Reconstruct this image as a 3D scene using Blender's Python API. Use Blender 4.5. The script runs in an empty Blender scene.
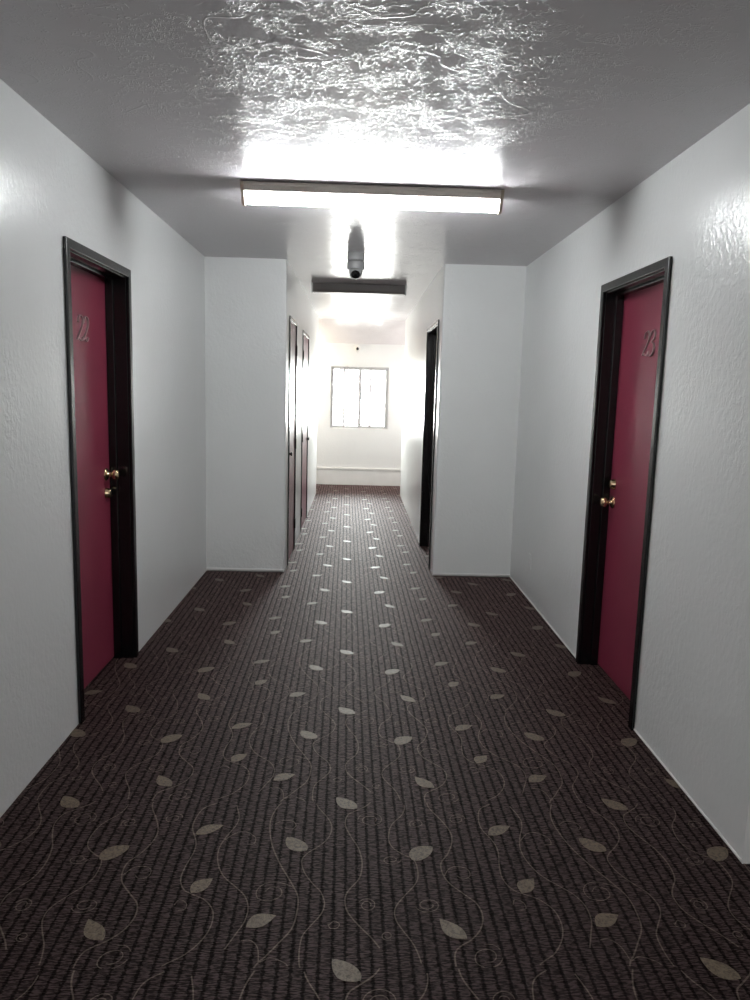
import bpy, bmesh, math, random
from mathutils import Vector, Matrix
random.seed(7)
scene = bpy.context.scene
COL = scene.collection
PI = math.pi

# ------------------------------------------------------------------ dimensions (metres)
XL, XR = -1.214, 1.304            # hall side walls
YL, YR = 6.06, 6.043              # return walls beside the corridor
CL, CR = -0.572, 0.657            # corridor side walls
YJ = 10.85                        # corridor meets the cross hall
YF = 11.90                        # far wall
H = 2.5065
YB = -1.9                         # wall behind the camera
YC = 2.235                        # near end of the right wall (side passage)
T = 0.26
TOP = 2.10                        # outer top of the door casings

# ------------------------------------------------------------------ node helpers
def new_mat(name):
    m = bpy.data.materials.new(name); m.use_nodes = True
    nt = m.node_tree
    b = nt.nodes['Principled BSDF']
    return m, nt, b
def node(nt, t, **kw):
    n = nt.nodes.new(t)
    for k, v in kw.items():
        if k.startswith('i_'):
            key = k[2:].replace('_', ' ')
            n.inputs[key].default_value = v
        else: setattr(n, k, v)
    return n
def link(nt, a, b): nt.links.new(a, b)
def math_node(nt, op, a, b=None, c=None, clamp=False):
    n = nt.nodes.new('ShaderNodeMath'); n.operation = op; n.use_clamp = clamp
    for i, v in enumerate((a, b, c)):
        if v is None: continue
        if isinstance(v, (int, float)): n.inputs[i].default_value = v
        else: link(nt, v, n.inputs[i])
    return n.outputs[0]
def position(nt, scale=(1, 1, 1), rot=(0, 0, 0)):
    g = node(nt, 'ShaderNodeNewGeometry')
    mp = node(nt, 'ShaderNodeMapping')
    mp.inputs['Scale'].default_value = scale; mp.inputs['Rotation'].default_value = rot
    link(nt, g.outputs['Position'], mp.inputs['Vector'])
    return mp.outputs['Vector']
def noise(nt, vec, scale, detail=2, rough=.5, dist=0, kind='FBM'):
    n = node(nt, 'ShaderNodeTexNoise'); n.noise_type = kind
    n.normalize = True if kind == 'FBM' else False
    link(nt, vec, n.inputs['Vector'])
    n.inputs['Scale'].default_value = scale; n.inputs['Detail'].default_value = detail
    n.inputs['Roughness'].default_value = rough; n.inputs['Distortion'].default_value = dist
    return n.outputs['Fac']
def ramp(nt, fac, stops, interp='LINEAR'):
    r = node(nt, 'ShaderNodeValToRGB'); r.color_ramp.interpolation = interp
    e = r.color_ramp.elements
    while len(e) < len(stops): e.new(0.5)
    for el, (p, c) in zip(e, stops):
        el.position = p; el.color = (c, c, c, 1) if isinstance(c, (int, float)) else (*c, 1)
    link(nt, fac, r.inputs['Fac'])
    return r.outputs['Color']
def bump(nt, b, height, strength, distance):
    bp = node(nt, 'ShaderNodeBump')
    bp.inputs['Strength'].default_value = strength; bp.inputs['Distance'].default_value = distance
    link(nt, height, bp.inputs['Height']); link(nt, bp.outputs['Normal'], b.inputs['Normal'])
    return bp

# ------------------------------------------------------------------ materials
def paint_wall(name, color, rough, stretch):
    m, nt, b = new_mat(name)
    b.inputs['Roughness'].default_value = rough
    b.inputs['IOR'].default_value = 1.5
    v = position(nt, stretch)
    n1 = noise(nt, v, 42, 3, .55, .4)
    n2 = noise(nt, v, 7, 2, .5, .3)
    patches = ramp(nt, noise(nt, position(nt), 1.6, 2), [(.40, .25), (.62, 1.0)])
    knock = ramp(nt, n1, [(.40, 0.0), (.62, 1.0)])
    h = math_node(nt, 'MULTIPLY', knock, patches)
    h = math_node(nt, 'MULTIPLY_ADD', n2, .6, h)
    bump(nt, b, h, .6, .0019)
    dirt = ramp(nt, noise(nt, position(nt), 2.3, 4), [(.3, .96), (.7, 1.0)])
    mx = node(nt, 'ShaderNodeMix'); mx.data_type = 'RGBA'; mx.blend_type = 'MULTIPLY'
    mx.inputs['Factor'].default_value = 1; mx.inputs['A'].default_value = (*color, 1)
    link(nt, dirt, mx.inputs['B']); link(nt, mx.outputs['Result'], b.inputs['Base Color'])
    return m
M_WALL = paint_wall('wall_paint', (.74, .75, .745), .29, (1, 1, .8))

def ceiling_paint():
    m, nt, b = new_mat('ceiling_paint')
    b.inputs['Base Color'].default_value = (.67, .65, .665, 1)
    b.inputs['Roughness'].default_value = .24
    b.inputs['IOR'].default_value = 1.45
    b.inputs['Specular IOR Level'].default_value = .055
    v = position(nt, (.75, 1, 1))
    warp = node(nt, 'ShaderNodeTexNoise'); warp.inputs['Scale'].default_value = 5; warp.inputs['Detail'].default_value = 2
    link(nt, v, warp.inputs['Vector'])
    ad = node(nt, 'ShaderNodeVectorMath'); ad.operation = 'MULTIPLY_ADD'
    link(nt, warp.outputs['Color'], ad.inputs[0]); ad.inputs[1].default_value = (.10, .10, 0); link(nt, v, ad.inputs[2])
    # trowel ridges: thin lines where a noise field crosses its mean, at two sizes
    def ridges(scale, width, detail, lo, hi, mscale):
        a1 = noise(nt, ad.outputs[0], scale, detail, .55, .3)
        r1 = math_node(nt, 'ABSOLUTE', math_node(nt, 'SUBTRACT', a1, .5))
        rg = ramp(nt, r1, [(.0, 1.0), (width, .0)], 'EASE')
        return math_node(nt, 'MULTIPLY', rg, ramp(nt, noise(nt, v, mscale, 3), [(lo, 0.0), (hi, 1.0)]))
    h = math_node(nt, 'ADD', ridges(28, .024, 2, .46, .54, 9), ridges(60, .045, 2, .47, .55, 11))
    h = math_node(nt, 'ADD', h, ridges(3.2, .006, 1, .50, .58, 3.7))     # a few long knife lines
    fine = noise(nt, v, 16, 2, .5, .3)
    h = math_node(nt, 'MULTIPLY_ADD', fine, .07, h)
    bump(nt, b, h, .85, .0013)
    return m
M_CEIL = ceiling_paint()

def simple(name, color, rough, metallic=0.0, coat=0.0, bump_scale=None, bump_d=.0004, spec=.5):
    m, nt, b = new_mat(name)
    b.inputs['Roughness'].default_value = rough; b.inputs['Metallic'].default_value = metallic
    b.inputs['Coat Weight'].default_value = coat
    b.inputs['Specular IOR Level'].default_value = spec
    v = position(nt)
    var = ramp(nt, noise(nt, v, 6, 3), [(.3, tuple(c*.93 for c in color)), (.7, color)])
    link(nt, var, b.inputs['Base Color'])
    if bump_scale: bump(nt, b, noise(nt, v, bump_scale, 3), .5, bump_d)
    return m
M_RED = simple('red_door_paint', (.205, .027, .054), .40, bump_scale=40, bump_d=.0006)
M_BLACK = simple('black_gloss_paint', (.0028, .0030, .0038), .26, bump_scale=60, bump_d=.0004)
M_BRASS = simple('polished_brass', (.85, .66, .42), .16, 1.0)
M_NUM = simple('red_painted_metal', (.60, .42, .43), .28, .9)
M_DARKMETAL = simple('dark_bronze', (.03, .025, .022), .35, .7)
M_WHITE_ENAMEL = simple('aged_white_enamel', (.62, .58, .52), .38)
M_SOCKET = simple('yellowed_lampholder', (.50, .42, .33), .45)
M_TAUPE = simple('taupe_housing', (.135, .118, .110), .5)
M_PLASTIC = simple('camera_plastic', (.30, .30, .30), .4)
M_PLASTIC_W = simple('white_plastic', (.8, .8, .78), .35)
M_LENS = simple('camera_lens', (.006, .006, .007), .08)
M_TRIM = simple('white_trim_paint', (.78, .775, .76), .35)
M_ALU = simple('window_aluminium', (.55, .55, .56), .4, .3)

def emission(name, color, strength):
    m = bpy.data.materials.new(name); m.use_nodes = True
    nt = m.node_tree; nt.nodes.remove(nt.nodes['Principled BSDF'])
    e = node(nt, 'ShaderNodeEmission'); e.inputs['Color'].default_value = (*color, 1); e.inputs['Strength'].default_value = strength
    link(nt, e.outputs[0], nt.nodes['Material Output'].inputs['Surface'])
    return m
TUBE_STRENGTH = 70
M_TUBE = emission('lit_tube', (.96, .99, 1.0), TUBE_STRENGTH)

def glass():
    m = bpy.data.materials.new('window_glass'); m.use_nodes = True
    nt = m.node_tree; nt.nodes.remove(nt.nodes['Principled BSDF'])
    t = node(nt, 'ShaderNodeBsdfTransparent'); t.inputs['Color'].default_value = (.96, .98, .97, 1)
    g = node(nt, 'ShaderNodeBsdfGlossy'); g.inputs['Roughness'].default_value = .02
    f = node(nt, 'ShaderNodeFresnel'); f.inputs['IOR'].default_value = 1.45
    mx = node(nt, 'ShaderNodeMixShader')
    link(nt, f.outputs[0], mx.inputs[0]); link(nt, t.outputs[0], mx.inputs[1]); link(nt, g.outputs[0], mx.inputs[2])
    link(nt, mx.outputs[0], nt.nodes['Material Output'].inputs['Surface'])
    return m
M_GLASS = glass()

# carpet ------------------------------------------------------------
TH = 0.0138                      # the carpet lies slightly askew in the hall
PX, PY = 1.005, 0.803            # pattern repeat
def carpet_coords(nt): return position(nt, (1, 1, 1), (0, 0, -TH))
def carpet(name, c_dark, c_light, rib_depth, sheen):
    m, nt, b = new_mat(name)
    b.inputs['Roughness'].default_value = .62
    b.inputs['Specular Tint'].default_value = (1, .80, .78, 1)
    b.inputs['Sheen Weight'].default_value = sheen
    b.inputs['Sheen Roughness'].default_value = .25
    b.inputs['Sheen Tint'].default_value = (1, .64, .62, 1)
    v = carpet_coords(nt)
    sp = node(nt, 'ShaderNodeSeparateXYZ'); link(nt, v, sp.inputs[0])
    wob = math_node(nt, 'MULTIPLY', math_node(nt, 'SUBTRACT', noise(nt, v, 85, 2), .5), .017)
    xx = math_node(nt, 'ADD', sp.outputs['X'], wob)
    ph = math_node(nt, 'MULTIPLY', xx, 2*PI*28/PX)
    rib = math_node(nt, 'MULTIPLY_ADD', math_node(nt, 'SINE', ph), .5, .5)     # 0..1
    ribc = ramp(nt, rib, [(.0, 0.0), (.34, 1.0)], 'EASE')
    mp = node(nt, 'ShaderNodeMapping'); mp.inputs['Scale'].default_value = (38, 210, 1); link(nt, v, mp.inputs['Vector'])
    dash = noise(nt, mp.outputs[0], 1.0, 2, .6, .2)
    dashc = ramp(nt, dash, [(.45, 0.0), (.61, 1.0)])
    fib = noise(nt, v, 420, 2)
    k = math_node(nt, 'MULTIPLY', math_node(nt, 'MULTIPLY_ADD', ribc, 1-rib_depth, rib_depth), math_node(nt, 'MULTIPLY_ADD', dashc, .80, .20))
    k = math_node(nt, 'MULTIPLY', k, math_node(nt, 'MULTIPLY_ADD', fib, .5, .75), clamp=True)
    big = noise(nt, v, 1.1, 3)
    k = math_node(nt, 'MULTIPLY', k, math_node(nt, 'MULTIPLY_ADD', big, .4, .8), clamp=True)
    mx = node(nt, 'ShaderNodeMix'); mx.data_type = 'RGBA'
    mx.inputs['A'].default_value = (*c_dark, 1); mx.inputs['B'].default_value = (*c_light, 1)
    link(nt, math_node(nt, 'MULTIPLY_ADD', k, .34, .01), b.inputs['Specular IOR Level'])
    link(nt, math_node(nt, 'MULTIPLY_ADD', k, .95, .03), b.inputs['Sheen Weight'])
    link(nt, k, mx.inputs['Factor']); link(nt, mx.outputs['Result'], b.inputs['Base Color'])
    hh = math_node(nt, 'MULTIPLY_ADD', dashc, .5, ribc)
    bump(nt, b, hh, .5, .0016)
    return m
M_CARPET = carpet('ribbed_carpet', (.0016, .0009, .00095), (.036, .0200, .0198), .18, 0.0)
M_VINE = carpet('carpet_vine', (.055, .043, .036), (.14, .110, .090), .5, 0.0)
def leaf_mat():
    m, nt, b = new_mat('carpet_leaf')
    b.inputs['Roughness'].default_value = .5
    b.inputs['Specular IOR Level'].default_value = .40
    b.inputs['Sheen Weight'].default_value = .6; b.inputs['Sheen Roughness'].default_value = .25; b.inputs['Sheen Tint'].default_value = (1, .88, .84, 1)
    v = carpet_coords(nt)
    n1 = noise(nt, v, 95, 3, .6, .8)
    c = ramp(nt, n1, [(.36, (.045, .031, .019)), (.50, (.105, .077, .049)), (.75, (.15, .114, .075))])
    link(nt, c, b.inputs['Base Color']); bump(nt, b, n1, .5, .002)
    return m
M_LEAF = leaf_mat()

# ------------------------------------------------------------------ geometry helpers
def add_box(bm, x0, x1, y0, y1, z0, z1, mi=0):
    v = [bm.verts.new(p) for p in ((x0,y0,z0),(x1,y0,z0),(x1,y1,z0),(x0,y1,z0),(x0,y0,z1),(x1,y0,z1),(x1,y1,z1),(x0,y1,z1))]
    fs = [(0,3,2,1),(4,5,6,7),(0,1,5,4),(1,2,6,5),(2,3,7,6),(3,0,4,7)]
    for f in fs:
        fc = bm.faces.new([v[i] for i in f]); fc.material_index = mi
    return v
def add_prism(bm, pts, axis, a0, a1):
    """polygon pts (2-D) extruded along axis ('x','y','z') from a0 to a1"""
    def P(p, a):
        return {'x': (a, p[0], p[1]), 'y': (p[0], a, p[1]), 'z': (p[0], p[1], a)}[axis]
    A = [bm.verts.new(P(p, a0)) for p in pts]; B = [bm.verts.new(P(p, a1)) for p in pts]
    n = len(pts)
    bm.faces.new(A[::-1]); bm.faces.new(B)
    for i in range(n): bm.faces.new((A[i], A[(i+1) % n], B[(i+1) % n], B[i]))
def add_lathe(bm, prof, origin, axis, seg=28):
    """prof = [(distance along axis, radius)]"""
    ax = Vector(axis).normalized()
    u = ax.orthogonal().normalized(); w = ax.cross(u)
    rings = []
    for d, r in prof:
        c = Vector(origin) + ax*d
        if r < 1e-6: rings.append([bm.verts.new(c)])
        else: rings.append([bm.verts.new(c + (u*math.cos(2*PI*i/seg) + w*math.sin(2*PI*i/seg))*r) for i in range(seg)])
    for a, b in zip(rings, rings[1:]):
        for i in range(seg):
            j = (i+1) % seg
            if len(a) == 1 and len(b) == 1: continue
            if len(a) == 1: f = (a[0], b[i], b[j])
            elif len(b) == 1: f = (a[i], b[0], a[j])
            else: f = (a[i], b[i], b[j], a[j])
            try: bm.faces.new(f).smooth = True
            except ValueError: pass
    for rg, rev in ((rings[0], True), (rings[-1], False)):
        if len(rg) > 2:
            try: bm.faces.new(rg[::-1] if rev else rg)
            except ValueError: pass
def catmull(pts, n=6):
    P = [pts[0]] + list(pts) + [pts[-1]]; out = []
    for i in range(1, len(P)-2):
        p0, p1, p2, p3 = (Vector(p) for p in P[i-1:i+3])
        for k in range(n):
            t = k/n
            out.append(.5*((2*p1) + (-p0+p2)*t + (2*p0-5*p1+4*p2-p3)*t*t + (-p0+3*p1-3*p2+p3)*t**3))
    out.append(Vector(P[-2])); return out
def obj(name, bm, mats, parent=None, bevel=0, seg=2, smooth=False):
    bmesh.ops.recalc_face_normals(bm, faces=bm.faces[:])
    me = bpy.data.meshes.new(name); bm.to_mesh(me); bm.free()
    for m in (mats if isinstance(mats, (list, tuple)) else [mats]): me.materials.append(m)
    o = bpy.data.objects.new(name, me); COL.objects.link(o)
    if parent: o.parent = parent
    if bevel:
        md = o.modifiers.new('bevel', 'BEVEL'); md.width = bevel; md.segments = seg
        md.limit_method = 'ANGLE'; md.angle_limit = math.radians(40)
    if smooth:
        for p in me.polygons: p.use_smooth = True
    return o
def tag(o, label=None, cat=None, group=None, kind=None):
    if label: o['label'] = label
    if cat: o['category'] = cat
    if group: o['group'] = group
    if kind: o['kind'] = kind
    return o
def empty(name, loc, rz=0, **kw):
    o = bpy.data.objects.new(name, None); COL.objects.link(o)
    o.location = loc; o.rotation_euler = (0, 0, rz); o.empty_display_size = .1
    return tag(o, **kw)
def struct(name, bm, mats, label, cat, **kw):
    return tag(obj(name, bm, mats, **kw), label, cat, kind='structure')

# ------------------------------------------------------------------ doors: where they are
# (outer casing span along the hall)
D_L = (3.190, 4.070); D_R = (3.205, 4.090)
D_C1 = (6.29, 7.00); D_C2 = (7.80, 8.72); D_C3 = (6.257, 7.25)
CAS, CASC = .042, .032

# ------------------------------------------------------------------ shell
def wall_along_y(bm, x0, x1, y0, y1, z1, holes, back=-1):
    """solid wall with door holes (ya, yb, top)"""
    y = y0
    for a, b, t in sorted(holes):
        add_box(bm, x0, x1, y, a, 0, z1)
        add_box(bm, x0, x1, a, b, t, z1)
        xb = (x0, x0+.03) if back < 0 else (x1-.03, x1)      # the room behind is closed off
        add_box(bm, *xb, a, b, 0, t)
        y = b
    add_box(bm, x0, x1, y, y1, 0, z1)
def hole(d, cas): return (d[0]+cas-.012, d[1]-cas+.012, TOP-cas+.012)

bm = bmesh.new(); wall_along_y(bm, XL-T, XL, YB, YL, H, [hole(D_L, CAS)])
struct('wall_left', bm, M_WALL, 'long white textured wall on the left of the hall', 'wall')
bm = bmesh.new(); wall_along_y(bm, XR, XR+T, YC, YR, H, [hole(D_R, CAS)], 1)
struct('wall_right', bm, M_WALL, 'long white textured wall on the right of the hall', 'wall')

def rounded_corner_block(bm, x0, x1, y0, y1, z0, z1, corner):
    """block whose vertical edge at corner (x, y) is rounded"""
    r = .014; pts = []
    cx, cy = corner
    sx = 1 if cx == x0 else -1; sy = 1 if cy == y0 else -1
    for x, y in ((x0, y0), (x1, y0), (x1, y1), (x0, y1)):
        if (x, y) == corner:
            c = (cx + sx*r, cy + sy*r)
            arc = [(c[0] - sx*r*math.cos(a), c[1] - sy*r*math.sin(a)) for a in (0, PI/8, PI/4, 3*PI/8, PI/2)]
            # keep the polygon's winding
            prev = pts[-1] if pts else (x0, y1)
            if abs(prev[0]-arc[0][0]) + abs(prev[1]-arc[0][1]) > abs(prev[0]-arc[-1][0]) + abs(prev[1]-arc[-1][1]): arc = arc[::-1]
            pts += arc
        else: pts.append((x, y))
    add_prism(bm, pts, 'z', z0, z1)
bm = bmesh.new(); rounded_corner_block(bm, XL-T, CL, YL, YL+.16, 0, H, (CL, YL))
struct('wall_back_left', bm, M_WALL, 'white return wall left of the corridor mouth', 'wall')
bm = bmesh.new(); rounded_corner_block(bm, CR, XR+T, YR, YR+.16, 0, H, (CR, YR))
struct('wall_back_right', bm, M_WALL, 'white return wall right of the corridor mouth', 'wall')
bm = bmesh.new(); wall_along_y(bm, CL-T, CL, YL+.16, YJ, H, [hole(D_C1, CASC), hole(D_C2, CASC)])
struct('wall_corridor_left', bm, M_WALL, 'bright left wall of the corridor with two closet doors', 'wall')
bm = bmesh.new(); wall_along_y(bm, CR, CR+T, YR+.16, YJ, H, [hole(D_C3, CASC)], 1)
struct('wall_corridor_right', bm, M_WALL, 'bright right wall of the corridor with one black door frame', 'wall')
# far wall with the window opening
WX0, WX1, WZ0, WZ1 = -.425, .488, .895, 1.868
CE = 2.5                          # half length of the cross hall
bm = bmesh.new()
add_box(bm, -CE, WX0, YF, YF+.18, 0, H); add_box(bm, WX1, CE, YF, YF+.18, 0, H)
add_box(bm, WX0, WX1, YF, YF+.18, 0, WZ0); add_box(bm, WX0, WX1, YF, YF+.18, WZ1, H)
struct('wall_far', bm, M_WALL, 'white end wall of the corridor holding the bright window', 'wall')
# cross hall beyond the corridor
bm = bmesh.new(); add_box(bm, -CE, CL-T, YJ-.16, YJ, 0, H)
struct('wall_cross_left', bm, M_WALL, 'wall of the cross hall behind the corridor on the left', 'wall')
bm = bmesh.new(); add_box(bm, CR+T, CE, YJ-.16, YJ, 0, H)
struct('wall_cross_right', bm, M_WALL, 'wall of the cross hall behind the corridor on the right', 'wall')
def end_wall(name, x, sgn, label):
    bm = bmesh.new(); x0, x1 = sorted((x, x+sgn*.18))
    add_box(bm, x0, x1, YJ-.16, YF+.18, 0, H)
    struct(name, bm, M_WALL, label, 'wall')
end_wall('wall_end_right', CE, 1, 'right end wall of the cross hall')
end_wall('wall_end_left', -CE, -1, 'left end wall of the cross hall')
# hall behind the camera and the side passage on the right
bm = bmesh.new(); add_box(bm, XR+T, 2.6, YC, YC+.18, 0, H)
struct('wall_passage', bm, M_WALL, 'white wall face turning into the side passage at the right edge', 'wall')
bm = bmesh.new(); add_box(bm, 2.6, 2.8, YB, YC+.18, 0, H)
struct('wall_passage_end', bm, M_WALL, 'end wall of the side passage', 'wall')
bm = bmesh.new(); add_box(bm, XL-T, 2.8, YB-.18, YB, 0, H)
struct('wall_rear', bm, M_WALL, 'wall behind the photographer', 'wall')

# ceiling: flat, then sloping down over the cross hall
bm = bmesh.new()
add_box(bm, XL-T, 2.8, YB-.18, YL+.16, H, H+.12)
add_box(bm, -CE-.18, CE+.18, YL+.16, 11.02, H, H+.12)
add_prism(bm, [(11.02, H), (YF, 2.225), (YF+.18, 2.225), (YF+.18, H+.12), (11.02, H+.12)], 'x', -CE-.18, CE+.18)
struct('ceiling', bm, M_CEIL, 'glossy grey white ceiling with trowelled plaster texture', 'ceiling')

# ------------------------------------------------------------------ carpet with its leaf and vine pattern
def pat(x, y):            # carpet frame -> room
    return (x*math.cos(TH) - y*math.sin(TH), x*math.sin(TH) + y*math.cos(TH))
def unpat(x, y):
    return (x*math.cos(TH) + y*math.sin(TH), -x*math.sin(TH) + y*math.cos(TH))
VIS = [(XL-.14, XR+.14, .2, YL), (CL-.02, CR+.11, YL, YJ), (-1.4, 1.4, YJ, YF), (XR, 2.6, .2, YC)]
def visible(x, y): return any(a <= x <= b and c <= y <= d for a, b, c, d in VIS)

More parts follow.
